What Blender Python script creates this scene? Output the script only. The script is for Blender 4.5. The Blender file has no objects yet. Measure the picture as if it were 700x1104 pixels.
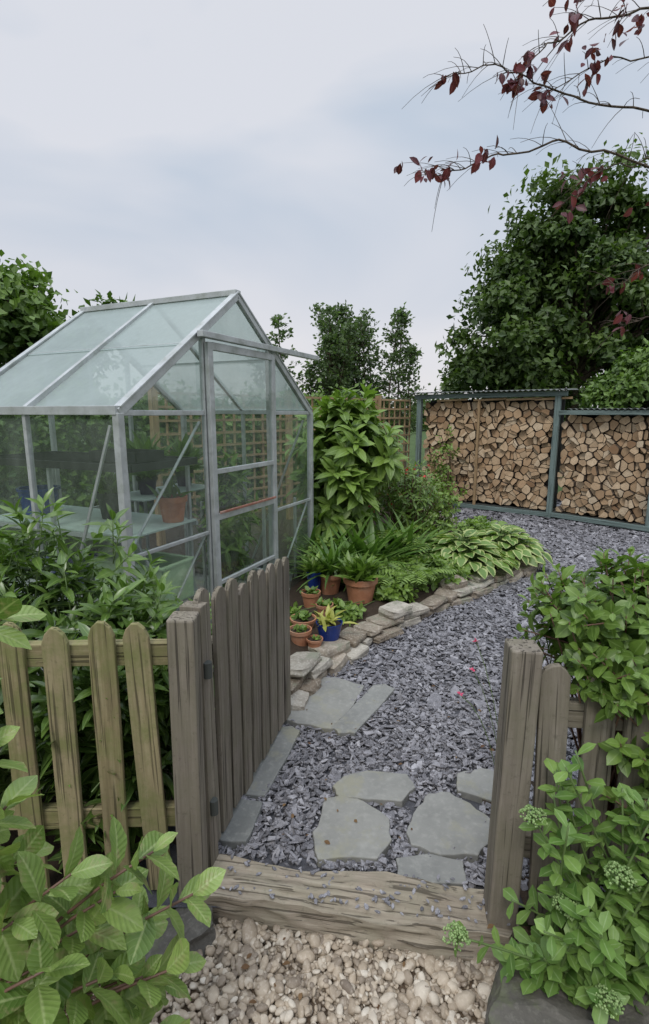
import bpy, bmesh, math, random
import numpy as np
from mathutils import Vector, noise as mnoise
random.seed(7); rng=np.random.default_rng(7)
sc=bpy.context.scene
sc.view_settings.view_transform='Standard'; sc.view_settings.look='None'; sc.view_settings.exposure=0

# ---------------------------------------------------------------- builders
class B:
    def __init__(s): s.V=[];s.L=[];s.T=[];s.M=[];s.R=[];s.P=[];s.n=0
    def addraw(s,V,loops,tot,mat,rnd,lp):
        V=np.asarray(V,float); nv=len(V)
        s.V.append(V); s.L.append(np.asarray(loops,np.int64)+s.n); s.T.append(np.asarray(tot,np.int64))
        s.M.append(np.asarray(mat,np.int64) if np.ndim(mat) else np.full(len(tot),mat))
        s.R.append(np.asarray(rnd,float) if np.ndim(rnd) else np.full(nv,float(rnd)))
        s.P.append(np.asarray(lp,float) if lp is not None else V.copy()); s.n+=nv
    def add(s,V,faces,mat=0,rnd=0.5,lp=None):
        s.addraw(V,[i for f in faces for i in f],[len(f) for f in faces],mat,rnd,lp)
    def build(s,name,mats,parent=None,smooth=False,bevel=0):
        V=np.concatenate(s.V);L=np.concatenate(s.L);T=np.concatenate(s.T);M=np.concatenate(s.M)
        R=np.concatenate(s.R);P=np.concatenate(s.P)
        me=bpy.data.meshes.new(name)
        me.vertices.add(len(V)); me.vertices.foreach_set('co',V.ravel().astype(np.float32))
        me.loops.add(len(L)); me.loops.foreach_set('vertex_index',L.astype(np.int32))
        me.polygons.add(len(T)); st=np.concatenate([[0],np.cumsum(T)[:-1]])
        me.polygons.foreach_set('loop_start',st.astype(np.int32))
        try: me.polygons.foreach_set('loop_total',T.astype(np.int32))
        except Exception: pass
        me.update(calc_edges=True)
        me.polygons.foreach_set('material_index',M.astype(np.int32))
        me.polygons.foreach_set('use_smooth',np.full(len(T),bool(smooth)))
        a=me.attributes.new('rnd','FLOAT','POINT'); a.data.foreach_set('value',R.astype(np.float32))
        a=me.attributes.new('lp','FLOAT_VECTOR','POINT'); a.data.foreach_set('vector',P.ravel().astype(np.float32))
        for m in mats: me.materials.append(m)
        me.update()
        o=bpy.data.objects.new(name,me); sc.collection.objects.link(o)
        if parent: o.parent=parent
        if bevel:
            md=o.modifiers.new('bev','BEVEL'); md.width=bevel; md.segments=2; md.limit_method='ANGLE'; md.angle_limit=0.6
        return o
def empty(name,loc=(0,0,0)):
    o=bpy.data.objects.new(name,None); sc.collection.objects.link(o); return o
def nrm(a): 
    a=np.asarray(a,float); return a/np.maximum(np.linalg.norm(a,axis=-1,keepdims=True),1e-9)
def frames(l,n):
    y=nrm(l); x=nrm(np.cross(y,n)); z=np.cross(x,y); return np.stack([x,y,z],axis=-1)
def inst(b,T,loc,R,S,rnd,mat=0):
    tv,tl,tt,tp=T; N=len(loc); S=np.asarray(S,float)
    if N==0: return
    if S.ndim==1: S=np.repeat(S[:,None],3,1)
    V=(np.einsum('nij,nvj->nvi',R,tv[None]*S[:,None,:])+np.asarray(loc)[:,None,:]).reshape(-1,3)
    nv=len(tv)
    loops=(tl[None]+(np.arange(N)*nv)[:,None]).ravel()
    b.addraw(V,loops,np.tile(tt,N),mat,np.repeat(rnd,nv),np.tile(tp,(N,1)))
def leafT(n=4,wmax=.35,peak=.45,fold=.25,droop=.2,wave=0,pw=1.0):
    V=[];P=[];F=[]
    for i in range(n+1):
        y=i/n
        if y<peak: w=math.sin(y/peak*math.pi/2)**pw
        else: w=math.cos((y-peak)/(1-peak)*math.pi/2)**.8
        w=max(w,.03)*wmax/1.0
        z=-droop*y*y
        zz=wave*math.sin(i*2.4)
        V+= [(-w,y,z+fold*w+zz),(0,y,z),(w,y,z+fold*w-zz)]
        P+= [(-1,y,0),(0,y,0),(1,y,0)]
    for i in range(n):
        a=3*i; F+=[(a,a+1,a+4,a+3),(a+1,a+2,a+5,a+4)]
    return (np.array(V),np.array([j for f in F for j in f]),np.array([4]*len(F)),np.array(P,float))
leaf_far=(np.array([(0,0,0),(.32,.5,.06),(0,1,-.1),(-.32,.5,.06)]),np.array([0,1,2,0,2,3]),np.array([3,3]),np.array([(0,0,0),(1,.5,0),(0,1,0),(-1,.5,0)],float))
def tube(b,pts,rad,sides=5,mat=0,rnd=.5):
    pts=np.asarray(pts,float); n=len(pts)
    tan=nrm(np.gradient(pts,axis=0)); ref=np.array([.13,.31,.94])
    x=nrm(np.cross(tan,ref)); y=np.cross(tan,x)
    rad=np.asarray(rad,float)*np.ones(n)
    a=np.arange(sides)/sides*2*math.pi
    V=pts[:,None]+rad[:,None,None]*(np.cos(a)[None,:,None]*x[:,None]+np.sin(a)[None,:,None]*y[:,None])
    V=V.reshape(-1,3); F=[]
    for i in range(n-1):
        for j in range(sides):
            k=(j+1)%sides; F.append((i*sides+j,i*sides+k,(i+1)*sides+k,(i+1)*sides+j))
    F.append(tuple(range((n-1)*sides,n*sides)))
    b.add(V,F,mat,rnd)
def bez(p0,p1,p2,n=6):
    t=np.linspace(0,1,n)[:,None]; p0,p1,p2=map(lambda q:np.asarray(q,float),(p0,p1,p2))
    return (1-t)**2*p0+2*t*(1-t)*p1+t*t*p2
def beam(b,p1,p2,w,t,up=(0,0,1),mat=0,rnd=None,z0=0):
    """box with its length from p1 to p2; w = width across, t = thickness along 'up' hint"""
    p1=np.asarray(p1,float);p2=np.asarray(p2,float); d=p2-p1; L=np.linalg.norm(d); d=d/L
    up=np.asarray(up,float)
    if abs(np.dot(d,up))>.98: up=np.array([0,1.,0])
    x=nrm(np.cross(d,up)); y=np.cross(x,d)
    V=[];P=[]; r=random.random() if rnd is None else rnd; o=r*37
    for s in (0,L):
        for (a,c) in ((-1,-1),(1,-1),(1,1),(-1,1)):
            V.append(p1+d*s+x*a*w/2+y*c*t/2); P.append((a*w/2+o,c*t/2,s+o))
    F=[(3,2,1,0),(4,5,6,7),(0,1,5,4),(1,2,6,5),(2,3,7,6),(3,0,4,7)]
    b.add(V,F,mat,r,P)
def prism(b,poly,thick,org,ux,uy,uz,mat=0,rnd=None):
    """polygon in ux/uy plane, extruded along uz"""
    ux,uy,uz,org=[np.asarray(q,float) for q in (ux,uy,uz,org)]
    n=len(poly); V=[];P=[]; r=random.random() if rnd is None else rnd; o=r*37
    for z in (0,thick):
        for (a,c) in poly: V.append(org+ux*a+uy*c+uz*z); P.append((a+o,z,c+o))
    F=[tuple(range(n))[::-1],tuple(range(n,2*n))]+[(i,(i+1)%n,n+(i+1)%n,n+i) for i in range(n)]
    b.add(V,F,mat,r,P)
def lathe(b,prof,c,sides=28,mat=0,rnd=.5,tilt=0):
    V=[];F=[]
    for (r,z) in prof:
        for j in range(sides):
            a=2*math.pi*j/sides; V.append((c[0]+r*math.cos(a),c[1]+r*math.sin(a),c[2]+z))
    for i in range(len(prof)-1):
        for j in range(sides):
            k=(j+1)%sides; F.append((i*sides+j,i*sides+k,(i+1)*sides+k,(i+1)*sides+j))
    b.add(V,F,mat,rnd)
def bm_template(kind,sub,amp,scale=2.0,seed=0,box=False):
    bm=bmesh.new()
    if kind=='ico': bmesh.ops.create_icosphere(bm,subdivisions=sub,radius=1)
    else:
        bmesh.ops.create_cube(bm,size=2); bmesh.ops.subdivide_edges(bm,edges=bm.edges[:],cuts=sub,use_grid_fill=True)
    for v in bm.verts:
        c=v.co.copy()
        if kind!='ico':
            s=c.normalized()*1.25; c=c.lerp(s,.18)
        nv=mnoise.noise_vector(c*scale*.6+Vector((seed*9.1,3,seed)))
        v.co=c+nv*amp+mnoise.noise_vector(c*scale*2.3+Vector((seed,0,7)))*amp*.35
    bm.verts.ensure_lookup_table(); bm.verts.index_update()
    V=np.array([v.co[:] for v in bm.verts]); F=[[v.index for v in f.verts] for f in bm.faces]; bm.free()
    return (V,np.array([i for f in F for i in f]),np.array([len(f) for f in F]),V.copy())
def rotz(a,tx=None,ty=None):
    N=len(a); c,s=np.cos(a),np.sin(a); z=np.zeros(N); o=np.ones(N)
    R=np.stack([np.stack([c,-s,z],-1),np.stack([s,c,z],-1),np.stack([z,z,o],-1)],1)
    if tx is not None:
        c,s=np.cos(tx),np.sin(tx); X=np.stack([np.stack([o,z,z],-1),np.stack([z,c,-s],-1),np.stack([z,s,c],-1)],1)
        c,s=np.cos(ty),np.sin(ty); Y=np.stack([np.stack([c,z,s],-1),np.stack([z,o,z],-1),np.stack([-s,z,c],-1)],1)
        R=X@Y@R
    return R

# ---------------------------------------------------------------- materials
class N:
    def __init__(s,name):
        s.m=bpy.data.materials.new(name); s.m.use_nodes=True; s.t=s.m.node_tree; s.t.nodes.clear()
        s.out=s.t.nodes.new('ShaderNodeOutputMaterial')
    def n(s,ty,**k):
        x=s.t.nodes.new(ty)
        for a,v in k.items():
            if a[0]=='i' and a[1:].isdigit(): s.put(x.inputs[int(a[1:])],v)
            elif a.startswith('I_'): s.put(x.inputs[a[2:].replace('_',' ')],v)
            else: setattr(x,a,v)
        return x
    def put(s,inp,v):
        if isinstance(v,bpy.types.NodeSocket): s.t.links.new(v,inp)
        elif isinstance(v,(tuple,list)) and len(v)==3 and inp.type=='RGBA': inp.default_value=(*v,1)
        else: inp.default_value=v
    def attr(s,name,o='Fac'): return s.n('ShaderNodeAttribute',attribute_name=name).outputs[o]
    def math(s,op,a,b=0,c=0): return s.n('ShaderNodeMath',operation=op,i0=a,i1=b,i2=c).outputs[0]
    def noise(s,vec,scale,detail=4,rough=.6,o=0):
        x=s.n('ShaderNodeTexNoise',I_Scale=scale,I_Detail=detail,I_Roughness=rough)
        if vec is not None: s.put(x.inputs['Vector'],vec)
        return x.outputs[o]
    def map(s,vec,scale): return s.n('ShaderNodeMapping',I_Vector=vec,I_Scale=scale).outputs[0]
    def obj(s): return s.n('ShaderNodeTexCoord').outputs['Object']
    def ramp(s,f,pts):
        x=s.n('ShaderNodeValToRGB',i0=f); e=x.color_ramp.elements
        while len(e)<len(pts): e.new(.5)
        for i,(p,c) in enumerate(pts): e[i].position=p; e[i].color=(*c,1) if len(c)==3 else c
        return x.outputs[0]
    def mix(s,f,a,b,bt='MIX'):
        x=s.n('ShaderNodeMix',data_type='RGBA',blend_type=bt); s.put(x.inputs[0],f); s.put(x.inputs[6],a); s.put(x.inputs[7],b); return x.outputs[2]
    def mr(s,v,a,b,c=0.,d=1.): return s.n('ShaderNodeMapRange',i0=v,i1=a,i2=b,i3=c,i4=d).outputs[0]
    def bump(s,h,st=.5,d=.01): return s.n('ShaderNodeBump',I_Strength=st,I_Distance=d,I_Height=h).outputs[0]
    def pr(s,col,rough=.6,metal=0,nor=None,spec=.5):
        x=s.n('ShaderNodeBsdfPrincipled',I_Base_Color=col,I_Roughness=rough,I_Metallic=metal)
        x.inputs['Specular IOR Level'].default_value=spec
        if nor is not None: s.put(x.inputs['Normal'],nor)
        return x.outputs[0]
    def done(s,sh): s.t.links.new(sh,s.out.inputs[0]); return s.m
def leaf_mat(name,cd,cl,vein=None,margin=None,rough=.42,trans=.28,tip=None,veins=0,spec=.45):
    k=N(name); r=k.attr('rnd'); lp=k.attr('lp','Vector')
    sx=k.n('ShaderNodeSeparateXYZ',i0=lp); ax=k.math('ABSOLUTE',sx.outputs[0])
    col=k.ramp(r,[(0,cd),(.55,tuple((a+b)/2 for a,b in zip(cd,cl))),(1,cl)])
    nz=k.noise(k.obj(),40,3); col=k.mix(k.mr(nz,.3,.7,0,.35),col,tuple(c*.6 for c in cd))
    if tip: col=k.mix(k.mr(k.noise(k.obj(),22,4,.7),.55,.68,0,.7),col,tip)
    if margin: col=k.mix(k.mr(k.math('ADD',ax,k.math('MULTIPLY',nz,.3)),.72,.82),col,margin)
    nor=None
    if vein:
        col=k.mix(k.mr(ax,0.03,.14,.7,0),col,vein)
    if veins:
        w=k.math('SINE',k.math('MULTIPLY',k.math('SUBTRACT',sx.outputs[1],k.math('MULTIPLY',ax,.22)),veins))
        col=k.mix(k.mr(w,.85,1,0,.22),col,vein or cl); nor=k.bump(k.math('ADD',w,k.math('MULTIPLY',nz,2)),.25,.0015)
    p=k.pr(col,rough,0,nor,spec)
    t=k.n('ShaderNodeBsdfTranslucent',I_Color=k.mix(1.0,col,(1.1,1.3,.55),'MULTIPLY'))
    return k.done(k.n('ShaderNodeMixShader',i0=trans,i1=p,i2=t.outputs[0]).outputs[0])
def wood_mat(name,a,b,c,algae=None,am=.5,rough=.85):
    k=N(name); lp=k.attr('lp','Vector'); r=k.attr('rnd')
    g=k.noise(k.map(lp,(70,70,3.5)),1,6,.65); g2=k.noise(k.map(lp,(12,12,1.5)),1,4,.6)
    col=k.ramp(g,[(.28,b),(.5,a),(.72,c)])
    col=k.mix(k.mr(g2,.35,.7,0,.6),col,b)
    col=k.mix(k.mr(r,0,1,0,.35),col,c)
    col=k.mix(k.mr(k.noise(k.obj(),55,4,.7),.58,.7,0,.35),col,tuple(q*.45 for q in b))
    if algae: col=k.mix(k.mr(k.noise(k.obj(),9,5,.7),.4,.62,0,am),col,algae)
    crack=k.mr(k.noise(k.map(lp,(110,110,2)),1,2,.5),.36,.42,1,0); col=k.mix(k.math('MULTIPLY',crack,.7),col,tuple(q*.3 for q in b))
    return k.done(k.pr(col,rough,0,k.bump(k.math('SUBTRACT',g,crack),.6,.004),.25))
def stone_mat(name,a,b,c,sc_=12,rough=.9,bump=.5,lich=None,nm=.6):
    k=N(name); o=k.obj(); r=k.attr('rnd')
    n1=k.noise(o,sc_,6,.65); n2=k.noise(o,sc_*7,4,.6)
    col=k.ramp(r,[(0,a),(.5,b),(1,c)]); col=k.mix(k.mr(n1,.35,.7,0,nm),col,tuple(q*.5 for q in a)); col=k.mix(k.mr(n2,.5,.75,0,nm*.8),col,tuple(min(1,q*1.4) for q in c))
    if lich: col=k.mix(k.mr(k.noise(o,sc_*.7,5,.7),.52,.62,0,.7),col,lich)
    return k.done(k.pr(col,rough,0,k.bump(k.math('ADD',n1,k.math('MULTIPLY',n2,.4)),bump,.006),.3))
def flat_mat(name,c,rough=.6,metal=0,var=.25,sc_=15,dirt=None):
    k=N(name); n=k.noise(k.obj(),sc_,5,.65)
    col=k.mix(k.mr(n,.3,.75,0,1),tuple(q*(1-var) for q in c),tuple(min(1,q*(1+var)) for q in c))
    if dirt: col=k.mix(k.mr(k.noise(k.obj(),sc_*.5,6,.7),.48,.65,0,.75),col,dirt)
    return k.done(k.pr(col,k.mr(n,.3,.7,rough-.1,rough+.1),metal,k.bump(n,.15,.003)))

M_slate=stone_mat('slate_chip_mat',(.11,.107,.117),(.235,.228,.245),(.40,.39,.41),25,.6,.3)
M_slatebase=stone_mat('slate_base_mat',(.05,.05,.055),(.08,.08,.09),(.12,.12,.13),45,.9,.8)
M_pebble=stone_mat('pebble_mat',(.19,.15,.115),(.42,.34,.25),(.62,.56,.47),14,.55,.05,nm=.35)
M_gravelbase=stone_mat('gravel_base_mat',(.10,.07,.045),(.17,.12,.08),(.24,.19,.14),60,.95,.8)
M_flag=stone_mat('flagstone_mat',(.19,.195,.185),(.235,.235,.22),(.28,.275,.25),6,.7,.5,lich=(.27,.26,.19),nm=.45)
M_edge=stone_mat('edging_stone_mat',(.19,.15,.11),(.34,.29,.23),(.47,.44,.38),10,.9,.6,lich=(.2,.21,.15))
M_rock=stone_mat('dark_rock_mat',(.09,.085,.075),(.12,.11,.095),(.16,.15,.13),9,.9,.8,lich=(.11,.12,.07))
M_soil=stone_mat('soil_mat',(.03,.02,.013),(.05,.035,.024),(.07,.05,.035),30,1,1)
M_grass=stone_mat('grass_ground_mat',(.04,.07,.02),(.06,.1,.03),(.08,.13,.04),2,1,.8)
M_wgreen=wood_mat('fence_wood_mat',(.27,.22,.12),(.13,.11,.06),(.38,.33,.20),(.16,.18,.06),.7)
M_wgate=wood_mat('gate_wood_mat',(.20,.17,.135),(.095,.08,.065),(.30,.265,.22),(.145,.14,.085),.35)
M_wsleep=wood_mat('sleeper_wood_mat',(.31,.26,.20),(.14,.11,.08),(.43,.38,.305),(.20,.19,.13),.4)
M_trel=wood_mat('trellis_wood_mat',(.36,.25,.13),(.22,.14,.08),(.44,.33,.2))
M_paint=wood_mat('painted_wood_mat',(.15,.20,.19),(.11,.15,.14),(.20,.255,.24))
M_bark=wood_mat('bark_mat',(.10,.075,.055),(.045,.033,.025),(.17,.13,.10))
M_twig=flat_mat('twig_mat',(.13,.09,.045),.7)
M_twigg=flat_mat('green_stem_mat',(.11,.17,.05),.6)
M_twigr=flat_mat('red_stem_mat',(.14,.075,.05),.6)
M_alu=flat_mat('aluminium_mat',(.49,.51,.51),.5,.4,.25,20,dirt=(.26,.28,.25))
M_terra=flat_mat('terracotta_mat',(.42,.18,.095),.85,0,.25,14,dirt=(.34,.22,.15))
M_handle=flat_mat('handle_mat',(.30,.13,.09),.6,0,.3,14,dirt=(.45,.42,.38))
M_blue=flat_mat('blue_glaze_mat',(.012,.035,.19),.2,0,.3,10)
M_black=flat_mat('black_plastic_mat',(.02,.02,.022),.5)
M_palegreen=flat_mat('pale_green_plastic_mat',(.42,.56,.34),.5,0,.1)
M_stage=flat_mat('staging_top_mat',(.42,.50,.45),.5,0,.15)
M_dark=flat_mat('dark_metal_mat',(.05,.055,.05),.7)
M_roofm=flat_mat('corrugated_roof_mat',(.12,.13,.12),.7)
M_white=flat_mat('white_plastic_mat',(.7,.7,.68),.5)
M_red=leaf_mat('red_petal_mat',(.5,.02,.03),(.75,.05,.05),rough=.5)
M_pink=leaf_mat('pink_petal_mat',(.6,.05,.13),(.8,.12,.25),rough=.5)
k=N('log_end_mat'); lp=k.attr('lp','Vector'); r=k.attr('rnd')
w=k.n('ShaderNodeTexWave',wave_type='RINGS',rings_direction='Y',I_Vector=lp,I_Scale=16.0,I_Distortion=3.0,I_Detail=3.0)
c=k.ramp(r,[(0,(.29,.175,.10)),(.35,(.48,.33,.20)),(.7,(.62,.47,.31)),(1,(.70,.58,.42))])
c=k.mix(k.mr(w.outputs[1],.2,.9,0,.3),c,(.3,.17,.08)); c=k.mix(k.mr(k.noise(k.obj(),14,5,.7),.42,.7,0,.55),c,(.30,.20,.12))
M_logend=k.done(k.pr(c,.85,0,k.bump(w.outputs[1],.3,.004),.2))
def glass_mat(name,dirt_sheen_lo,dirt_sheen_hi,dcol,sc_):
    k=N(name); o=k.obj()
    fc=k.n('ShaderNodeLayerWeight',I_Blend=.5).outputs['Facing']
    f5=k.math('POWER',fc,4.5); fr_=k.math('MULTIPLY_ADD',f5,.85,.08)
    g=k.n('ShaderNodeBsdfGlossy',I_Color=(.95,1,.98),I_Roughness=.03).outputs[0]
    t=k.n('ShaderNodeBsdfTransparent',I_Color=(.88,.93,.90)).outputs[0]
    s1=k.n('ShaderNodeMixShader',i0=fr_,i1=t,i2=g).outputs[0]
    d=k.n('ShaderNodeBsdfDiffuse',I_Color=dcol).outputs[0]
    tr=k.n('ShaderNodeBsdfTranslucent',I_Color=dcol).outputs[0]
    dd=k.n('ShaderNodeMixShader',i0=.4,i1=d,i2=tr).outputs[0]
    f=k.mr(k.noise(k.map(o,(1,1,.45)),sc_,7,.7),.35,.7,dirt_sheen_lo,dirt_sheen_hi)
    return k.done(k.n('ShaderNodeMixShader',i0=f,i1=s1,i2=dd).outputs[0])
M_glass=glass_mat('glass_pane_mat',.03,.20,(.50,.54,.49),5)
M_roofglass=glass_mat('roof_glass_mat',.62,.88,(.50,.575,.56),3)  # dust and condensation film, with sky reflection painted into its pale colour

# ---------------------------------------------------------------- world, light, camera
W=bpy.data.worlds.new('World'); sc.world=W; W.use_nodes=True; t=W.node_tree; t.nodes.clear()
def wn(ty): return t.nodes.new(ty)
wo=wn('ShaderNodeOutputWorld'); sky=wn('ShaderNodeTexSky'); sky.sky_type='NISHITA'; sky.sun_disc=False
SUN_EL=math.radians(55); SUN_ROT=math.radians(200)
sky.sun_elevation=SUN_EL; sky.sun_rotation=SUN_ROT
b1=wn('ShaderNodeBackground'); b1.inputs[1].default_value=.1; t.links.new(sky.outputs[0],b1.inputs[0])
tc=wn('ShaderNodeTexCoord'); mp=wn('ShaderNodeMapping'); mp.inputs['Scale'].default_value=(1,1,2.2); mp.inputs['Location'].default_value=(3.1,1.2,.4); mp.inputs['Rotation'].default_value=(.2,.35,0)
t.links.new(tc.outputs['Generated'],mp.inputs[0])
nz=wn('ShaderNodeTexNoise'); nz.inputs['Scale'].default_value=1.5; nz.inputs['Detail'].default_value=4; nz.inputs['Roughness'].default_value=.5; nz.inputs['Distortion'].default_value=.5
t.links.new(mp.outputs[0],nz.inputs['Vector'])
cr=wn('ShaderNodeValToRGB'); e=cr.color_ramp.elements; e[0].position=.38; e[0].color=(.52,.61,.73,1); e[1].position=.62; e[1].color=(.755,.775,.835,1)
t.links.new(nz.outputs[0],cr.inputs[0])
sp=wn('ShaderNodeSeparateXYZ'); t.links.new(tc.outputs['Generated'],sp.inputs[0])
mr=wn('ShaderNodeMapRange'); mr.inputs[1].default_value=0; mr.inputs[2].default_value=.42; mr.inputs[3].default_value=.8; mr.inputs[4].default_value=0
t.links.new(sp.outputs[2],mr.inputs[0])
mx=wn('ShaderNodeMix'); mx.data_type='RGBA'; t.links.new(mr.outputs[0],mx.inputs[0]); t.links.new(cr.outputs[0],mx.inputs[6]); mx.inputs[7].default_value=(.84,.80,.81,1)
m2=wn('ShaderNodeMapRange'); m2.interpolation_type='SMOOTHSTEP'; m2.inputs[1].default_value=.55; m2.inputs[2].default_value=.95; m2.inputs[3].default_value=1.0; m2.inputs[4].default_value=2.8
t.links.new(sp.outputs[2],m2.inputs[0])
b2=wn('ShaderNodeBackground'); t.links.new(m2.outputs[0],b2.inputs[1]); t.links.new(mx.outputs[2],b2.inputs[0])
ms=wn('ShaderNodeMixShader'); ms.inputs[0].default_value=.92; t.links.new(b1.outputs[0],ms.inputs[1]); t.links.new(b2.outputs[0],ms.inputs[2]); t.links.new(ms.outputs[0],wo.inputs[0])
sl=bpy.data.lights.new('sun','SUN'); sl.energy=1.5; sl.angle=math.radians(18); sl.color=(1,.96,.9)
so=bpy.data.objects.new('sun',sl); sc.collection.objects.link(so)
sd=Vector((math.sin(SUN_ROT)*math.cos(SUN_EL),math.cos(SUN_ROT)*math.cos(SUN_EL),math.sin(SUN_EL)))
so.rotation_euler=sd.to_track_quat('Z','Y').to_euler()
cam=bpy.data.cameras.new('camera'); co=bpy.data.objects.new('camera',cam); sc.collection.objects.link(co)
cam.sensor_fit='VERTICAL'; cam.sensor_height=36; cam.lens=560/1104*36; cam.clip_end=1000; cam.clip_start=.02
co.location=(0,0,1.5); co.rotation_euler=(math.radians(90-10.8),0,0); sc.camera=co

# ---------------------------------------------------------------- ground
def grid_sheet(name,x0,x1,y0,y1,z,n,mat,amp=0):
    b=B(); xs=np.linspace(x0,x1,n);ys=np.linspace(y0,y1,n)
    V=[(x,y,z+amp*mnoise.noise(Vector((x*3,y*3,0)))) for y in ys for x in xs]
    F=[(j*n+i,j*n+i+1,(j+1)*n+i+1,(j+1)*n+i) for j in range(n-1) for i in range(n-1)]
    b.add(V,F); return b.build(name,[mat],smooth=True)
grid_sheet('ground',-400,400,-300,500,-.12,3,M_grass)
def leftb(y):
    P=[(1.3,-.55),(1.45,-.50),(2.4,-.25),(2.55,-.2),(2.94,.03),(3.27,.28),(3.55,.57),(3.97,1.0),(4.42,1.53),(4.8,1.98),(5.4,2.05),(6.2,1.75),(7.2,1.45),(10,1.3)]
    return np.interp(y,[p[0] for p in P],[p[1] for p in P])
ys=list(np.linspace(1.36,9.6,60)); b=B(); V=[];F=[]
for y in ys: V+=[(float(leftb(y))-.15,y,-.015),(float(leftb(y))+3.5+.45*y,y,-.015)]
F=[(2*i,2*i+1,2*i+3,2*i+2) for i in range(len(ys)-1)]
b.add(V,F)
chips=[]
for s in range(8):
    n=random.choice([4,5,6]); a=np.sort(rng.uniform(0,6.28,n)*.25+np.arange(n)/n*6.28)
    rr=rng.uniform(.65,1.2,n); p=[(rr[i]*math.cos(a[i]),rr[i]*math.sin(a[i])*.66) for i in range(n)]
    V2=[(x,y,-.5) for x,y in p]+[(x*.93,y*.93,.5+random.uniform(-.2,.2)) for x,y in p]
    F2=[tuple(range(n,2*n))]+[(i,(i+1)%n,n+(i+1)%n,n+i) for i in range(n)]
    chips.append((np.array(V2),np.array([j for f in F2 for j in f]),np.array([len(f) for f in F2]),np.array(V2)))
b.build('slate_path',[M_slatebase])
SH={'A':[(-1,-.1),(-.78,.6),(-.1,1),(.85,.85),(1.02,0),(.62,-.85),(-.2,-.78),(-.85,-.72)],
'B':[(-.72,1),(-.1,1.04),(.38,.9),(1,.25),(.97,-.45),(.55,-.95),(-.3,-.9),(-.9,-1),(-1,-.2),(-.78,.4)],
'C':[(-.4,.95),(.12,1.02),(.6,.66),(1,.15),(.88,-.5),(.48,-.95),(-.3,-1.0),(-.97,-.8),(-1.02,-.3),(-.7,.4)],
'D':[(-.6,.9),(.3,1.06),(1,.9),(.95,-.1),(.98,-.85),(.4,-.9),(-.9,.0)],
'E':[(-.85,.6),(.1,1),(1,.6),(.95,-.9),(-.9,-.95)],
'R':[(-1,-1),(-.1,-1.04),(1,-.93),(1.04,.1),(.94,1),(-.2,1.05),(-1.03,.9),(-.96,0)]}
FLAGS=[(.20,1.86,.33,.185,-.05,.016,'A'),(.10,1.65,.28,.29,.0,.018,'B'),(.46,1.67,.31,.30,-.1,.02,'C'),(.64,1.85,.24,.22,.1,.014,'D'),(.345,1.475,.24,.12,-.05,.014,'E'),
          (-.01,2.5,.31,.46,-.45,.02,'R'),(.21,2.43,.12,.50,-.55,.022,'R'),(-.235,2.03,.13,.46,-.28,.022,'R'),(-.33,1.68,.15,.2,-.2,.022,'R')]
b=B()
def chipfield(n,y0,y1,size,zj):
    y=rng.uniform(y0,y1,n); x=leftb(y)-.05+rng.uniform(0,1,n)*(np.minimum(.75*y+.6,leftb(y)+7)-leftb(y))
    m=(x>leftb(y)-.03)&~((y<1.50-(x*.15)))
    for f in FLAGS:
        c_,s_=math.cos(f[4]),math.sin(f[4]); dx=(x-f[0])*c_+(y-f[1])*s_; dy=-(x-f[0])*s_+(y-f[1])*c_
        ins=np.maximum(abs(dx)/(f[2]*.5),abs(dy)/(f[3]*.5)); m&=~((ins<.86)&(rng.uniform(0,1,n)<.98))
    x=x[m];y=y[m];n=len(x)
    s=size*rng.lognormal(0,.42,n); S=np.stack([s,s*rng.uniform(.55,1.1,n),rng.uniform(.002,.006,n)],-1)
    R=rotz(rng.uniform(0,6.28,n),rng.normal(0,.33,n),rng.normal(0,.33,n))
    z=rng.uniform(-.012,zj,n)+.008*np.sin(x*7)*np.cos(y*5); g=rng.integers(0,8,n); rn=np.clip(rng.normal(.45,.26,n),0,1)
    for q in range(8):
        w=g==q; inst(b,chips[q],np.stack([x,y,z],-1)[w],R[w],S[w],rn[w])
chipfield(17000,1.35,2.4,.014,.010); chipfield(19000,2.4,4.2,.018,.010); chipfield(22000,4.2,6.6,.026,.012); chipfield(14000,6.6,9.5,.034,.014)
n=150; u=rng.uniform(-.4,.5,n); v=rng.uniform(-.06,.09,n)**1; x=.065+u; y=1.375-.15*u+v; sz=rng.uniform(.005,.012,n)
inst(b,chips[1],np.stack([x,y,np.full(n,.036)],-1),rotz(rng.uniform(0,6,n),rng.normal(0,.15,n),rng.normal(0,.15,n)),np.stack([sz,sz*.8,sz*.3],-1),rng.uniform(0,.8,n))
b.build('slate_chippings',[M_slate])
grid_sheet('gravel_path',-2.2,2.2,-1.5,1.36,-.085,30,M_gravelbase,.006)
pebs=[bm_template('ico',2,.24,.9,s) for s in range(6)]
b=B(); n=18000
x=rng.uniform(-1.0,1.3,n); y=1.36-rng.uniform(0,1,n)**1.15*.85; s=.0078*rng.lognormal(0,.42,n)
S=np.stack([s*rng.uniform(.9,1.7,n),s,s*rng.uniform(.45,.8,n)],-1)
R=rotz(rng.uniform(0,6.28,n),rng.normal(0,.35,n),rng.normal(0,.35,n)); z=rng.uniform(-.085,-.058,n); rn=np.clip(rng.beta(1.6,1.8,n),0,1)
g=rng.integers(0,6,n); m=y<1.32-.15*x
for q in range(6):
    w=(g==q)&m; inst(b,pebs[q],np.stack([x,y,z],-1)[w],R[w],S[w],rn[w])
b.build('pebble_gravel',[M_pebble],smooth=True)
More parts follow.
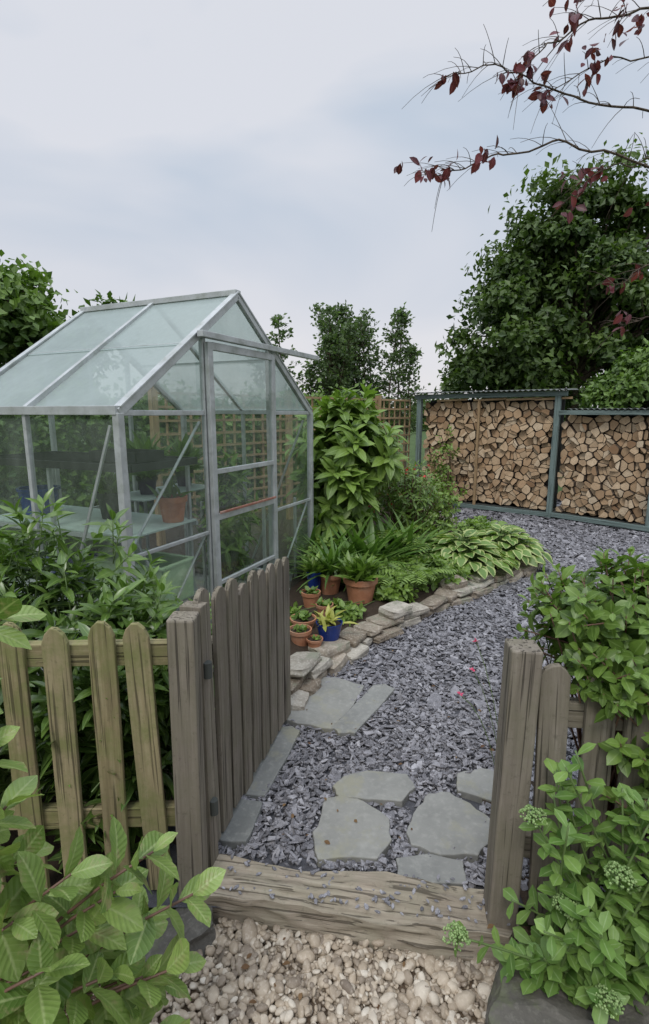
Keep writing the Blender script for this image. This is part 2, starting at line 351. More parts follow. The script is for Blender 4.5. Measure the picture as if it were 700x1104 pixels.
for (cx,cy,w,d,rot,top,sh) in FLAGS:
    b=B(); p=[]; base=SH[sh]; base2=[]
    for i in range(len(base)):
        A_,B_=base[i],base[(i+1)%len(base)]
        for f in (0,.33,.66): base2.append((A_[0]+(B_[0]-A_[0])*f+random.uniform(-.035,.035),A_[1]+(B_[1]-A_[1])*f+random.uniform(-.035,.035)))
    for (x,y) in base2:
        x=x*w/2;y=y*d/2
        p.append((cx+x*math.cos(rot)-y*math.sin(rot),cy+x*math.sin(rot)+y*math.cos(rot)))
    prism(b,p,.05,(0,0,top-.05),(1,0,0),(0,1,0),(0,0,1)); b.build('flagstone',[M_flag],bevel=.004)
def rough(name,T,c,size,rz,mat,dis=.012,fr=9,seed=0):
    b=B(); V=T[0]*np.array(size)/2
    V=V+np.array([list(mnoise.noise_vector(Vector((q[0]*fr*.35+seed,q[1]*fr,q[2]*fr)))*dis+mnoise.noise_vector(Vector((q[0]*fr*1.5,q[1]*fr*4,q[2]*fr*4)))*dis*.4) for q in V])
    c_,s_=math.cos(rz),math.sin(rz); R=np.array([[c_,-s_,0],[s_,c_,0],[0,0,1]])
    b.addraw(V@R.T+np.array(c),T[1],T[2],0,.4,V[:,[1,2,0]]); return b.build(name,[mat],smooth=False)
rough('timber_sleeper',bm_template('box',30,.01,3,1),(.065,1.375,-.045),(1.02,.155,.15),-.15,M_wsleep,.026,8)
rough('dark_rock',bm_template('box',12,.12,1.6,3),(.64,1.0,-.05),(.42,.26,.20),-.35,M_rock,.03,8,5)
rough('dark_rock',bm_template('box',12,.12,1.6,4),(.98,1.05,-.05),(.34,.26,.22),.2,M_rock,.03,8,9)
rough('dark_rock',bm_template('box',12,.12,1.6,5),(-.47,1.27,-.07),(.26,.16,.11),.7,M_rock,.03,8,2)
b=B(); ring=[(-.22,2.5)]+[(float(leftb(y))-.02,y) for y in np.linspace(2.6,7.6,26)]
V=[];F=[]
for (x,y) in ring: V+= [(x,y,.05),(x-.25,y+.02,.12),(min(x-.3,-.2)-2.0 if y>4.6 else min(x-.3,-.28),y+.1,.10)]
F=[f for i in range(len(ring)-1) for f in ((3*i,3*i+1,3*i+4,3*i+3),(3*i+1,3*i+2,3*i+5,3*i+4))]
b.add(V,F); b.build('planting_bed',[M_soil])
grid_sheet('soil_bed',-4.5,-.47,1.44,2.6,-.02,12,M_soil,.02)
grid_sheet('soil_bed',.62,2.6,1.2,1.9,.0,12,M_soil,.02)
st=[bm_template('box',3,.16,1.7,s) for s in range(6)]
b=B(); C=[(-.19,2.40),(-.16,2.55),(.05,2.94),(.30,3.27),(.59,3.55),(1.02,3.97),(1.55,4.42),(1.98,4.78),(2.12,5.1),(2.05,5.5),(1.8,6.2),(1.5,7.2),(1.42,8.3)]
C=np.array(C); seg=np.linalg.norm(np.diff(C,axis=0),axis=1); cum=np.concatenate([[0],np.cumsum(seg)])
for course in range(3):
    s=course*.07
    while s<cum[-1]-.05:
        L=random.uniform(.12,.30); m=min(s+L/2,cum[-1]-.06); px=np.interp(m,cum,C[:,0]);py=np.interp(m,cum,C[:,1])
        px2=np.interp(m+.05,cum,C[:,0]);py2=np.interp(m+.05,cum,C[:,1]); a=math.atan2(py2-py,px2-px)
        h=random.uniform(.04,.07); off=.02*course+random.uniform(-.02,.025)
        if not(course==2 and random.random()<.5):
            inst(b,st[random.randrange(6)],np.array([[px-math.sin(a)*off,py+math.cos(a)*off,.02+course*.052]]),rotz(np.array([a+random.uniform(-.16,.16)]),rng.normal(0,.07,1),rng.normal(0,.07,1)),np.array([[L/2*.93,random.uniform(.06,.09),h/2]]),np.array([random.random()]))
        s+=L
b.build('stone_edging',[M_edge],bevel=.004)

# ---------------------------------------------------------------- fences & gate
def picket(b,c,ux,h,w,th,z0=0,lean=0,top=.045,mat=0):
    ux=nrm(np.array([*ux,0.])); uz=nrm(np.array([-ux[1],ux[0],0])); uy=nrm(np.array([ux[0]*lean,ux[1]*lean,1.]))
    w2=w/2; j=lambda:random.uniform(-.0025,.0025)
    poly=[(-w2+j(),0),(w2+j(),0),(w2+j(),h*.35),(w2+j(),h*.7),(w2,h-top),(w2*.72,h-top*.4+j()),(w2*.25,h+j()),(-w2*.25,h+j()),(-w2*.72,h-top*.4+j()),(-w2,h-top),(-w2+j(),h*.7),(-w2+j(),h*.35)]
    prism(b,poly,th,(c[0],c[1],z0),ux,uy,uz,mat)
fl=empty('picket_fence'); b=B()
d=np.array([1,.03]); 
for i in range(10):
    x=-.53-i*.128; y=1.405-.03*i*.128
    picket(b,(x+random.uniform(-.008,.008),y),d,.90+random.uniform(-.015,.015),.074,.018,.0,random.uniform(-.025,.025))
for z in (.25,.80): beam(b,(-1.9,1.40,z),(-.45,1.445,z),.035,.07)
b.build('pickets',[M_wgreen],fl,bevel=.003)
b=B(); beam(b,(-.425,1.43,-.1),(-.412,1.43,.92),.08,.08); beam(b,(-1.75,1.46,-.1),(-1.75,1.46,.92),.085,.085)
b.build('posts',[M_wgate],fl,bevel=.006)
fr=empty('picket_fence'); b=B(); d=nrm(np.array([1,-.12]))
for i in range(9):
    x=.645+i*.108; picket(b,(x,1.29-.12*(x-.6)),d,.82+random.uniform(-.03,.02),.078,.02,0,random.uniform(-.03,.03),.03)
for z in (.25,.68): beam(b,(.54,1.335,z),(1.7,1.20,z),.035,.075)
b.build('pickets',[M_wgate],fr,bevel=.003)
b=B(); beam(b,(.525,1.31,-.12),(.538,1.31,.885),.082,.085,up=(.1,1,0)); beam(b,(1.6,1.26,-.1),(1.6,1.26,.85),.09,.09)
b.build('posts',[M_wgate],fr,bevel=.006)
gt=empty('wooden_gate'); b=B(); h0=np.array([-.385,1.50]); h1=np.array([-.165,2.38]); d=nrm(h1-h0); Lg=np.linalg.norm(h1-h0); perp=np.array([-d[1],d[0]])
for i in range(9):
    s=(i+.5)/9*Lg; c=h0+d*s; hh=(.90-.12*(s/Lg)+.03*abs(s/Lg-.5)*2)+random.uniform(-.012,.012)
    picket(b,c,d,hh,.080,.018,.035+random.uniform(-.012,.012),random.uniform(-.015,.015),.03)
for z in (.22,.70):
    p=h0+perp*.04; q=h1+perp*.04; beam(b,(*p,z),(*q,z),.032,.08)
p=h0+perp*.04+d*.05;q=h1+perp*.04-d*.05; beam(b,(*p,.25),(*q,.67),.030,.07)
p=h0-d*.005+perp*.012; beam(b,(*p,.02),(*p,.93),.07,.05,up=(*d,0))
b.build('boards',[M_wgate],gt,bevel=.003)
b=B()
for z in (.22,.70):
    p=h0-perp*.012+d*.01; lathe(b,[(.001,0),(.014,0),(.014,.05),(.001,.05)],(p[0]+.012,p[1]-.03,z),10)
b.build('hinges',[M_dark],gt)
tr=empty('trellis_fence'); b=B(); A0=np.array([-1.75,5.41]);A1=np.array([1.42,8.8]); d=nrm(A1-A0); LL=np.linalg.norm(A1-A0); pp=np.array([-d[1],d[0]])*.012
s=0
while s<LL:
    c=A0+d*s; big=int(s/.145)%13==0
    beam(b,(*c,.0 if big else .3),(*(c+d*.004),1.78 if big else 1.7),.07 if big else .028,.07 if big else .012,up=(*np.array([-d[1],d[0]]),0)); s+=.145
z=.3
while z<1.72: beam(b,(*(A0-pp),z),(*(A1-pp),z),.012,.028); z+=.14
b.build('lattice',[M_trel],tr)

# ---------------------------------------------------------------- log store
def clip(poly,nx,ny,c):
    out=[]; n=len(poly)
    for i in range(n):
        a=poly[i];q=poly[(i+1)%n]; da=nx*a[0]+ny*a[1]-c; dq=nx*q[0]+ny*q[1]-c
        if da<=0: out.append(a)
        if da*dq<0: t_=da/(da-dq); out.append((a[0]+t_*(q[0]-a[0]),a[1]+t_*(q[1]-a[1])))
    return out
def logcells(Wd,H,sp):
    nx=int(Wd/sp);ny=int(H/(sp*.86)); S={}
    for i in range(-1,nx+2):
        for j in range(-1,ny+2): S[i,j]=((i+.5+(j%2)*.5+random.uniform(-.36,.36))*Wd/nx,(j+.5+random.uniform(-.36,.36))*H/ny)
    out=[]
    for (i,j),s in S.items():
        if not(0<=s[0]<=Wd and 0<=s[1]<=H): continue
        P=[(max(0,s[0]-.2),max(0,s[1]-.2)),(min(Wd,s[0]+.2),max(0,s[1]-.2)),(min(Wd,s[0]+.2),min(H+.03,s[1]+.2)),(max(0,s[0]-.2),min(H+.03,s[1]+.2))]
        for di in (-2,-1,0,1,2):
            for dj in (-2,-1,0,1,2):
                q=S.get((i+di,j+dj))
                if q is None or (di==0 and dj==0): continue
                ax,ay=q[0]-s[0],q[1]-s[1]; P=clip(P,ax,ay,(q[0]**2+q[1]**2-s[0]**2-s[1]**2)/2)
                if len(P)<3: break
            if len(P)<3: break
        if len(P)<3: continue
        Ps=[P]
        if random.random()<.65:
            a=random.uniform(0,math.pi); nx_,ny_=math.cos(a),math.sin(a); c=nx_*s[0]+ny_*s[1]+random.uniform(-.01,.01)
            Ps=[clip(P,nx_,ny_,c),clip(P,-nx_,-ny_,-c)]
        for Q in Ps:
            if len(Q)<3: continue
            cx=sum(p[0] for p in Q)/len(Q);cy=sum(p[1] for p in Q)/len(Q); sh=random.uniform(.86,.95)
            Q=[(cx+(p[0]-cx)*sh,cy+(p[1]-cy)*sh) for p in Q]
            R=[]
            for m in range(len(Q)):
                a=Q[m];c2=Q[(m+1)%len(Q)]; R+=[(a[0]*.87+c2[0]*.13,a[1]*.87+c2[1]*.13),(a[0]*.13+c2[0]*.87,a[1]*.13+c2[1]*.87)]
            out.append((R,cx,cy))
    return out
ls=empty('log_store')
P0=np.array([1.58,8.7]);P1=np.array([3.28,7.43]);P2=np.array([4.12,6.45]); 
def bay(a,c,z0,z1,sp):
    d=nrm(c-a); n=np.array([d[1],-d[0]]); Wd=np.linalg.norm(c-a)
    b=B()
    for (Q,cx,cy) in logcells(Wd-.1,z1-z0,sp):
        o=random.uniform(-.04,.05); r=float(np.clip(random.gauss(.55,.25),0,1)); m=len(Q); V=[];P=[]
        tx,ty=random.uniform(-.15,.15),random.uniform(-.15,.15); hx,hy=random.uniform(-.06,.06),random.uniform(-.06,.06)
        for dep in (-.3,o):
            for (x,y) in Q:
                dd=dep+((x-cx)*tx+(y-cy)*ty if dep>-.2 else 0)
                p=a+d*(x+.05)+n*(dd-.06); V.append((p[0],p[1],z0+y)); P.append((x-cx+hx,dep,y-cy+hy))
        F=[tuple(range(m,2*m))]+[(i,(i+1)%m,m+(i+1)%m,m+i) for i in range(m)]
        b.addraw(V,[i for f in F for i in f],[len(f) for f in F],[0]+[1]*m,r,P)
    b.build('firewood_logs',[M_logend,M_bark],ls)
    b=B(); p=a-n*.38;q=c-n*.38; beam(b,(*p,(z0+z1)/2),(*q,(z0+z1)/2),.02,z1-z0+.1); 
    p=a-n*.2;q=c-n*.2; beam(b,(*p,z0-.04),(*q,z0-.04),.4,.05); b.build('back_boards',[M_dark],ls)
    return d,n
bay(P0,P1,.10,1.66,.12); d2,n2=bay(P1,P2,.10,1.46,.11)
b=B(); d1=nrm(P1-P0); n1=np.array([d1[1],-d1[0]])
for c,h in ((P0,1.74),(P1+d1*.0,1.74),(P2,1.50)):
    p=c+n1*.03; beam(b,(*p,0),(*p,h),.075,.075,up=(*n1,0))
p=P0-d1*.08+n1*.05;q=P1+d1*.12+n1*.05; beam(b,(*p,1.755),(*q,1.765),.045,.07)
p=P1+n2*.06+d2*.05;q=P2+d2*.25+n2*.06; beam(b,(*p,1.505),(*q,1.505),.045,.06); beam(b,(*p,.06),(*q,.06),.05,.06)
p=P0+n1*.05;q=P1+n1*.05; beam(b,(*p,.05),(*q,.05),.05,.06)
b.build('frame',[M_paint],ls,bevel=.003)
b=B(); p=P0+d1*1.0+n1*.04; beam(b,(*p,.03),(*p,1.7),.035,.035,up=(*n1,0))
for o_ in (.3,.9,1.4,1.8): p=P0+d1*o_+n1*.02; beam(b,(*p,1.69),(*(p+d1*.5),1.705),.03,.03)
b.build('struts',[M_trel],ls)
def corr(a,c,zf,zb,of,ob,name):
    d=nrm(c-a);n=np.array([d[1],-d[0]]);L=np.linalg.norm(c-a); m=int(L/.0125); V=[];F=[]
    for i in range(m+1):
        s=L*i/m; w=.009*math.sin(s/.076*6.283); p=a+d*s
        for (o_,z) in ((of,zf),(-ob,zb)): V.append((*(p+n*o_),z+w)); 
        for (o_,z) in ((-ob,zb-.004),(of,zf-.004)): V.append((*(p+n*o_),z+w))
    for i in range(m):
        for j in range(4): F.append((4*i+j,4*i+(j+1)%4,4*i+4+(j+1)%4,4*i+4+j))
    b=B(); b.add(V,F); b.build(name,[M_roofm],ls)
corr(P0-d1*.14,P1+d1*.16,1.815,1.84,.16,.5,'corrugated_roof'); corr(P1+d1*.17,P2+d2*.35,1.555,1.50,.12,.5,'corrugated_roof')

# ---------------------------------------------------------------- greenhouse
gh=empty('greenhouse'); FL=np.array([-.984,2.517]); th=math.radians(65); gd=np.array([math.cos(th),math.sin(th)]); rd=np.array([-gd[1],gd[0]])
Wg,Dg,E,A=2.045,1.32,1.5,2.22
def G(x,y,z): p=FL+gd*x+rd*y; return np.array([p[0],p[1],z])
def rz(x): return E+(A-E)*(1-abs(x-Wg/2)/(Wg/2))
gdn=(gd[0],gd[1],0); rdn=(rd[0],rd[1],0)
b=B()
for x in (0,Wg):
    for y in (0,Dg): beam(b,G(x,y,.02),G(x,y,E),.04,.04,up=gdn)
    beam(b,G(x,.02,.06),G(x,Dg-.02,.06),.04,.07); beam(b,G(x,-.01,E+.012),G(x,Dg+.01,E+.012),.05,.045)
    for y in (.66,): beam(b,G(x,y,.09),G(x,y,E),.026,.03,up=gdn)
    xx=.006 if x==0 else Wg-.006
    beam(b,G(xx,.06,1.44),G(xx,.62,.12),.018,.012,up=gdn)
for y in (0,Dg):
    for s in (0,1): 
        x0=0 if s==0 else Wg; beam(b,G(x0,y,E),G(Wg/2,y,A),.032,.045)
    for x in (.66,1.39): beam(b,G(x,y,.09),G(x,y,rz(x)-.02),.03,.03,up=gdn)
    beam(b,G(.02,y,.06),G(Wg-.02,y,.06),.035,.07)
    for (xa,xb) in ((.02,.645),(1.405,Wg-.02)) if y==0 else ((.02,Wg-.02),):
        beam(b,G(xa,y,E-.0),G(xb,y,E-.0),.022,.028); beam(b,G(xa,y,.78),G(xb,y,.78),.018,.022)
        if y==0: beam(b,G(xa+.02,.012,.1),G(xb-.02,.012,.76),.014,.01)
    if y==Dg: beam(b,G(Wg/2,y,E),G(Wg/2,y,A),.02,.02,up=gdn)
beam(b,G(.02,.012,.80),G(.62,.012,1.45),.016,.01)
beam(b,G(Wg/2,-.015,A+.015),G(Wg/2,Dg+.015,A+.015),.06,.035)
for s in (0,1):
    x0=0 if s==0 else Wg; beam(b,G(x0,.66,E+.02),G(Wg/2,.66,A+.012),.028,.03)
    for y in (0,Dg): beam(b,G(x0,y,E+.028),G(Wg/2,y,A+.02),.045,.012)
    xm=x0+(Wg/2-x0)*.52; beam(b,G(xm,.02,rz(xm)+.008),G(xm,Dg-.02,rz(xm)+.008),.008,.006)
b.build('aluminium_frame',[M_alu],gh,bevel=.003)
b=B(); y=-.035
for x in (.675,1.385): beam(b,G(x,y,.07),G(x,y,1.9),.045,.028,up=rdn)
for z,hh in ((.09,.06),(.45,.025),(.87,.04),(1.15,.03),(1.88,.045)): beam(b,G(.697,y,z),G(1.363,y,z),.024,hh)
beam(b,G(.58,-.05,1.935),G(2.08,-.05,1.935),.04,.035)
b.build('sliding_door',[M_alu],gh,bevel=.003)
b=B(); beam(b,G(.69,-.062,.900),G(1.36,-.062,.900),.012,.016); b.build('door_handle',[M_handle],gh,bevel=.003)
b=B()
def pane(pts,mat): b.add([G(*p) for p in pts],[tuple(range(len(pts)))],mat)
for x in (0,Wg):
    for (y0,y1) in ((.02,.645),(.675,1.30)):
        for (z0,z1) in ((.10,.77),(.775,1.47)): pane([(x,y0,z0),(x,y1,z0),(x,y1,z1),(x,y0,z1)],0)
for y in (0,Dg):
    for (xa,xb) in ((.02,.645),(1.405,2.02)):
        for (z0,z1) in ((.10,.77),(.79,1.48)): pane([(xa,y,z0),(xb,y,z0),(xb,y,z1),(xa,y,z1)],0)
    pane([(.03,y,E+.015),(.645,y,E+.015),(.645,y,rz(.645)-.02)],0); pane([(Wg-.03,y,E+.015),(1.405,y,E+.015),(1.405,y,rz(1.405)-.02)],0)
    pane([(.68,y,1.95 if y==0 else .1),(1.37,y,1.95 if y==0 else .1),(1.37,y,rz(1.37)-.02),(Wg/2,y,A-.03),(.68,y,rz(.68)-.02)],0)
for (z0,z1) in ((.12,.44),(.465,.85),(.89,1.135),(1.165,1.86)): pane([(.697,-.035,z0),(1.363,-.035,z0),(1.363,-.035,z1),(.697,-.035,z1)],0)
for s in (0,1):
    x0=0 if s==0 else Wg; f=lambda q:x0+(Wg/2-x0)*q
    for (y0,y1) in ((.02,.65),(.67,1.30)):
        for (q0,q1,dz) in ((.0,.53,.004),(.50,.99,.010)):
            pane([(f(q0),y0,rz(f(q0))+dz),(f(q0),y1,rz(f(q0))+dz),(f(q1),y1,rz(f(q1))+dz),(f(q1),y0,rz(f(q1))+dz)],1)
b.build('glass_panes',[M_glass,M_roofglass],gh)
b=B(); 
for (p,q) in (((-.03,-.03),(Wg+.03,-.03)),((Wg+.03,-.03),(Wg+.03,Dg+.03)),((Wg+.03,Dg+.03),(-.03,Dg+.03)),((-.03,Dg+.03),(-.03,-.03))):
    beam(b,G(*p,-.03),G(*q,-.03),.1,.09)
beam(b,G(Wg/2,.02,-.05),G(Wg/2,Dg-.02,-.05),Wg-.1,.05)
b.build('plinth',[M_flag],gh,bevel=.004)
b=B(); 
beam(b,G(.36,.06,.86),G(.36,1.28,.86),.52,.012,mat=0); beam(b,G(1.0,1.06,.86),G(1.9,1.06,.86),.42,.012,mat=0)
b.build('staging_top',[M_stage],gh,bevel=.002)
b=B()
for x in (.12,.6,1.45,1.95):
    for y in (.1,.68,1.28): beam(b,G(x,y,0),G(x,y,1.2 if x<1 else .8),.02,.02,up=gdn)
for z in (.84,.4):
    for x in (.10,.62): beam(b,G(x,.06,z),G(x,1.28,z),.018,.025)
for i in range(15): beam(b,G(.12+i*.035,.06,1.22),G(.12+i*.035,1.28,1.22),.008,.014,mat=1)
for i in range(24): beam(b,G(.1,.1+i*.05,1.229),G(.62,.1+i*.05,1.229),.008,.01,mat=1)
for x in (.1,.63): beam(b,G(x,.05,1.22),G(x,1.28,1.22),.012,.04,mat=1)
for y in (.05,1.28): beam(b,G(.11,y,1.22),G(.62,y,1.22),.012,.04,mat=1)
beam(b,G(.36,.06,.40),G(.36,1.28,.40),.5,.012,mat=0)
for i in range(2): beam(b,G(.6,.1+1.1*i,0),G(.14,.1+1.1*i,.85),.012,.012)
b.build('staging_frame',[M_alu,M_black],gh)

# ---------------------------------------------------------------- pots & plant templates
LT_strap=leafT(6,.05,.25,.25,.55); LT_lan=leafT(4,.15,.42,.35,.25); LT_oval=leafT(4,.30,.5,.25,.18); LT_big=leafT(8,.30,.58,.16,.22,.014,.8)
LT_hosta=leafT(6,.36,.40,.15,.30); LT_shrub=leafT(5,.20,.55,.3,.35); LT_obo=leafT(4,.28,.65,.2,.15)
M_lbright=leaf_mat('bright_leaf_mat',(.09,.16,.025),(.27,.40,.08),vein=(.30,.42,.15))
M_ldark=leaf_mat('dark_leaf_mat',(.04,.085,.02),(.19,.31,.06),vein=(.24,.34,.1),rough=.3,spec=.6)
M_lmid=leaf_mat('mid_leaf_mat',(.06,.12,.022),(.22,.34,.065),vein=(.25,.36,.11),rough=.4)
M_lbig=leaf_mat('large_leaf_mat',(.09,.17,.03),(.31,.42,.12),vein=(.38,.45,.2),veins=50,rough=.38,tip=(.36,.29,.17),spec=.5)
M_lsed=leaf_mat('sedum_leaf_mat',(.10,.20,.04),(.28,.42,.11),vein=(.3,.42,.18),rough=.45)
M_lhosta=leaf_mat('hosta_leaf_mat',(.10,.19,.04),(.20,.32,.07),margin=(.42,.47,.19),veins=0)
M_lstrap=leaf_mat('strap_leaf_mat',(.06,.13,.025),(.19,.32,.07))
M_lplum=leaf_mat('plum_leaf_mat',(.06,.015,.025),(.24,.05,.07),vein=(.26,.08,.09),trans=.4)
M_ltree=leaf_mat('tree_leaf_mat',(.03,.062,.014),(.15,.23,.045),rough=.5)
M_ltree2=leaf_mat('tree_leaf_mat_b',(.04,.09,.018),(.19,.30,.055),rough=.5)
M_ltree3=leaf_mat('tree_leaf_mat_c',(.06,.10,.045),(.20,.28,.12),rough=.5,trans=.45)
M_bud=leaf_mat('sedum_bud_mat',(.20,.33,.10),(.45,.58,.26),rough=.6)
M_yel=leaf_mat('yellow_leaf_mat',(.30,.32,.06),(.6,.58,.16))
M_dead=leaf_mat('fallen_leaf_mat',(.12,.06,.03),(.32,.2,.09),rough=.8)
def pot(name,c,r,h,mat,rim=True,parent=None):
    b=B()
    pr=[(0.001,0),(r*.70,0),(r*.92,h*.78)]
    if rim: pr+=[(r*1.02,h*.79),(r*1.04,h),(r*.93,h)]
    else: pr+=[(r,h*.97),(r*1.0,h),(r*.93,h)]
    pr+=[(r*.9,h*.85)]
    lathe(b,pr,c,32,0); 
    lathe(b,[(r*.9,h*.86),(r*.5,h*.89),(.001,h*.9)],c,32,1)
    return b.build('pot',[mat,M_soil],parent,smooth=False)
def rosette(b,c,n,size,T,el0,el1,rndb=.5,jit=.02,mat=0):
    az=np.arange(n)*2.4+rng.uniform(0,6,1); el=np.radians(np.linspace(el1,el0,n)+rng.normal(0,7,n))
    l=np.stack([np.cos(az)*np.cos(el),np.sin(az)*np.cos(el),np.sin(el)],-1)
    nn=np.stack([-np.cos(az)*np.sin(el),-np.sin(az)*np.sin(el),np.cos(el)],-1)+rng.normal(0,.2,(n,3))
    loc=np.array(c)+rng.normal(0,jit,(n,3))*np.array([1,1,.3])
    inst(b,T,loc,frames(l,nn),size*rng.uniform(.7,1.15,n),np.clip(rndb+rng.normal(0,.22,n),0,1),mat)
def potted(name,c,r,h,pm,T,lm,n,size,el0,el1,rim=True):
    e=empty(name); pot(name,c,r,h,pm,rim,e); b=B(); rosette(b,(c[0],c[1],c[2]+h*.88),n,size,T,el0,el1,.6,r*.35); b.build('leaves',[lm],e,smooth=True)
potted('blue_glazed_pot',(.03,3.08,.09),.085,.12,M_blue,LT_lan,M_yel,26,.11,15,80,False)
potted('terracotta_pot',(-.14,3.22,.10),.085,.08,M_terra,LT_oval,M_lmid,30,.06,10,70)
potted('terracotta_pot',(-.06,2.97,.08),.05,.07,M_terra,LT_oval,M_lbright,14,.03,10,70)
potted('terracotta_pot',(-.15,3.02,.08),.07,.11,M_terra,LT_oval,M_lmid,24,.04,10,70)
potted('terracotta_pot',(.27,3.72,.10),.125,.2,M_terra,LT_lan,M_lmid,90,.2,30,88)
potted('terracotta_pot',(.04,3.92,.10),.10,.17,M_terra,LT_strap,M_lstrap,50,.35,30,88)
potted('blue_glazed_pot',(-.08,3.86,.10),.06,.2,M_blue,LT_lan,M_lbright,30,.16,30,88,False)
potted('terracotta_pot',(-.1,3.62,.10),.07,.12,M_terra,LT_oval,M_lmid,26,.05,10,70)
potted('terracotta_pot',(.0,3.42,.10),.06,.10,M_terra,LT_oval,M_lmid,20,.05,10,70)
potted('terracotta_pot',tuple(G(.50,.14,.868)),.085,.15,M_terra,LT_lan,M_lmid,12,.14,30,88)
potted('black_plastic_pot',tuple(G(.42,.55,.868)),.08,.16,M_black,LT_lan,M_lmid,30,.16,30,88)
potted('blue_glazed_pot',tuple(G(.30,.78,.41)),.15,.24,M_blue,LT_lan,M_lmid,20,.2,30,88,False)
for (x,y,h) in ((1.25,1.05,.35),(1.75,1.1,.3)): potted('black_plastic_pot',tuple(G(x,y,.868)),.08,.14,M_black,LT_lan,M_lmid,70,h,20,88)
e=empty('blue_tub'); b=B(); lathe(b,[(.001,0),(.10,0),(.12,.15),(.128,.15),(.128,.165),(.11,.165),(.10,.02)],tuple(G(.35,1.1,.868)),28); b.build('tub',[M_blue],e)
for (x,y,z) in ((.33,.30,1.237),):
    e=empty('seed_tray'); b=B(); c=G(x,y,z)
    o1=rd*.17; o2=gd*.11
    for sgn in (-1,1):
        beam(b,(*(c[:2]+o2*sgn-o1),z+.028),(*(c[:2]+o2*sgn+o1),z+.028),.006,.055); beam(b,(*(c[:2]+o1*sgn-o2*.94),z+.028),(*(c[:2]+o1*sgn+o2*.94),z+.028),.006,.055)
    beam(b,(*(c[:2]-o1*.97),z+.018),(*(c[:2]+o1*.97),z+.018),.21,.03,mat=1); b.build('tray',[M_black,M_soil],e)
e=empty('plastic_trough'); b=B(); c=G(.40,.30,.415)
for sgn in (-1,1):
    p=c[:2]+gd*.13*sgn; beam(b,(*(p-rd*.26),c[2]+.11),(*(p+rd*.26),c[2]+.11),.008,.22)
    beam(b,(*(p-rd*.275),c[2]+.228),(*(p+rd*.275),c[2]+.228),.028,.014)
    p=c[:2]+rd*.262*sgn; beam(b,(*(p-gd*.124),c[2]+.11),(*(p+gd*.124),c[2]+.11),.008,.22); beam(b,(*(p-gd*.115),c[2]+.2285),(*(p+gd*.115),c[2]+.2285),.028,.013)
beam(b,(*(c[:2]-rd*.25),c[2]+.01),(*(c[:2]+rd*.25),c[2]+.01),.24,.012); b.build('trough',[M_palegreen],e,bevel=.002)
b=B(); p=G(Wg+.02,-.1,0); beam(b,(p[0],p[1],.0),(p[0],p[1],.10),.09,.09); b.build('downpipe_shoe',[M_white],bevel=.01)

# ---------------------------------------------------------------- plants
def shrub(name,bases,parts,T,size,mat,twm,k=8,twig=.14,up=.5,a0=30,a1=80,droop=.12,ntw=.5,tr=.0035,zmin=.03,seed=0,flower=None,fl_n=0):
    e=empty(name); bl=B(); bt=B(); tips=[]
    for (c,rad,n) in parts:
        c=np.array(c);rad=np.array(rad); u=nrm(rng.normal(0,1,(n*2,3))); r=rng.uniform(.25,1,n*2)**.45
        bumps=np.array([1+.28*mnoise.noise(Vector(tuple(q*1.9))+Vector((seed*3.1,0,0))) for q in u])
        t=c+u*rad*(r*bumps)[:,None]; t=t[t[:,2]>zmin][:n]
        dd=nrm((t-c)/rad)+np.array([0,0,up])+rng.normal(0,.25,t.shape); dd=nrm(dd); rr=np.linalg.norm((t-c)/rad,axis=1)
        tips.append((t,dd,rr,c))
        for i in range(len(t)):
            if random.random()<ntw:
                bs=random.choice(bases); p0=np.array([bs[0]+random.uniform(-.05,.05),bs[1]+random.uniform(-.05,.05),bs[2] if len(bs)>2 else 0])
                mid=(p0+t[i])/2+np.array([0,0,.12*np.linalg.norm(t[i]-p0)])-dd[i]*.05
                tube(bt,bez(p0,mid,t[i],6),np.linspace(tr*2.2,tr*.5,6),4)
            else: tube(bt,[t[i]-dd[i]*twig*1.3,t[i]-dd[i]*twig*.6,t[i]],[tr*.8,tr*.7,tr*.4],4)
    for (t,dd,rr,c) in tips:
        n=len(t); clump=rng.uniform(0,1,n)
        ref=nrm(np.cross(dd,np.array([.3,.2,1.]))); ref2=np.cross(dd,ref)
        for j in range(k):
            f=j/max(k-1,1); az=j*2.4+clump*6; ang=np.radians(a0+(a1-a0)*f+rng.normal(0,8,n))
            perp=ref*np.cos(az)[:,None]+ref2*np.sin(az)[:,None]
            l=dd*np.cos(ang)[:,None]+perp*np.sin(ang)[:,None]; l[:,2]-=droop+rng.uniform(0,.15,n); l=nrm(l)
            nn=dd-l*np.sum(dd*l,axis=1)[:,None]+rng.normal(0,.18,(n,3))+np.array([0,0,.35])
            loc=t-dd*(twig*f)
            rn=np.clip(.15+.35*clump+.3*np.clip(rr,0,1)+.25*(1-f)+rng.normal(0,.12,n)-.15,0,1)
            s=size*(.55+.55*min(1,f*2+.15))*rng.uniform(.75,1.2,n)
            inst(bl,T,loc,frames(l,nn),s,rn)
    bl.build('leaves',[mat],e,smooth=True); bt.build('stems',[twm],e,smooth=True)
    if flower and fl_n:
        bf=B(); allt=np.concatenate([q[0] for q in tips]); idx=rng.choice(len(allt),fl_n)
        for i in idx: rosette(bf,allt[i]+np.array([0,-.02,.03]),6,.028,LT_oval,0,60,.5,.004)
        bf.build('flowers',[flower],e,smooth=True)
    return e
shrub('choisya_shrub',[(-1.2,1.9),(-.9,1.85),(-.7,1.8)],[((-1.2,1.93,.55),(.75,.42,.56),440),((-.70,1.72,.48),(.26,.2,.44),150),((-.75,1.5,.4),(.25,.06,.4),60),((-2.1,2.1,.6),(.5,.5,.5),90)],LT_lan,.10,M_ldark,M_twigg,10,.12,.7,25,75,seed=1)
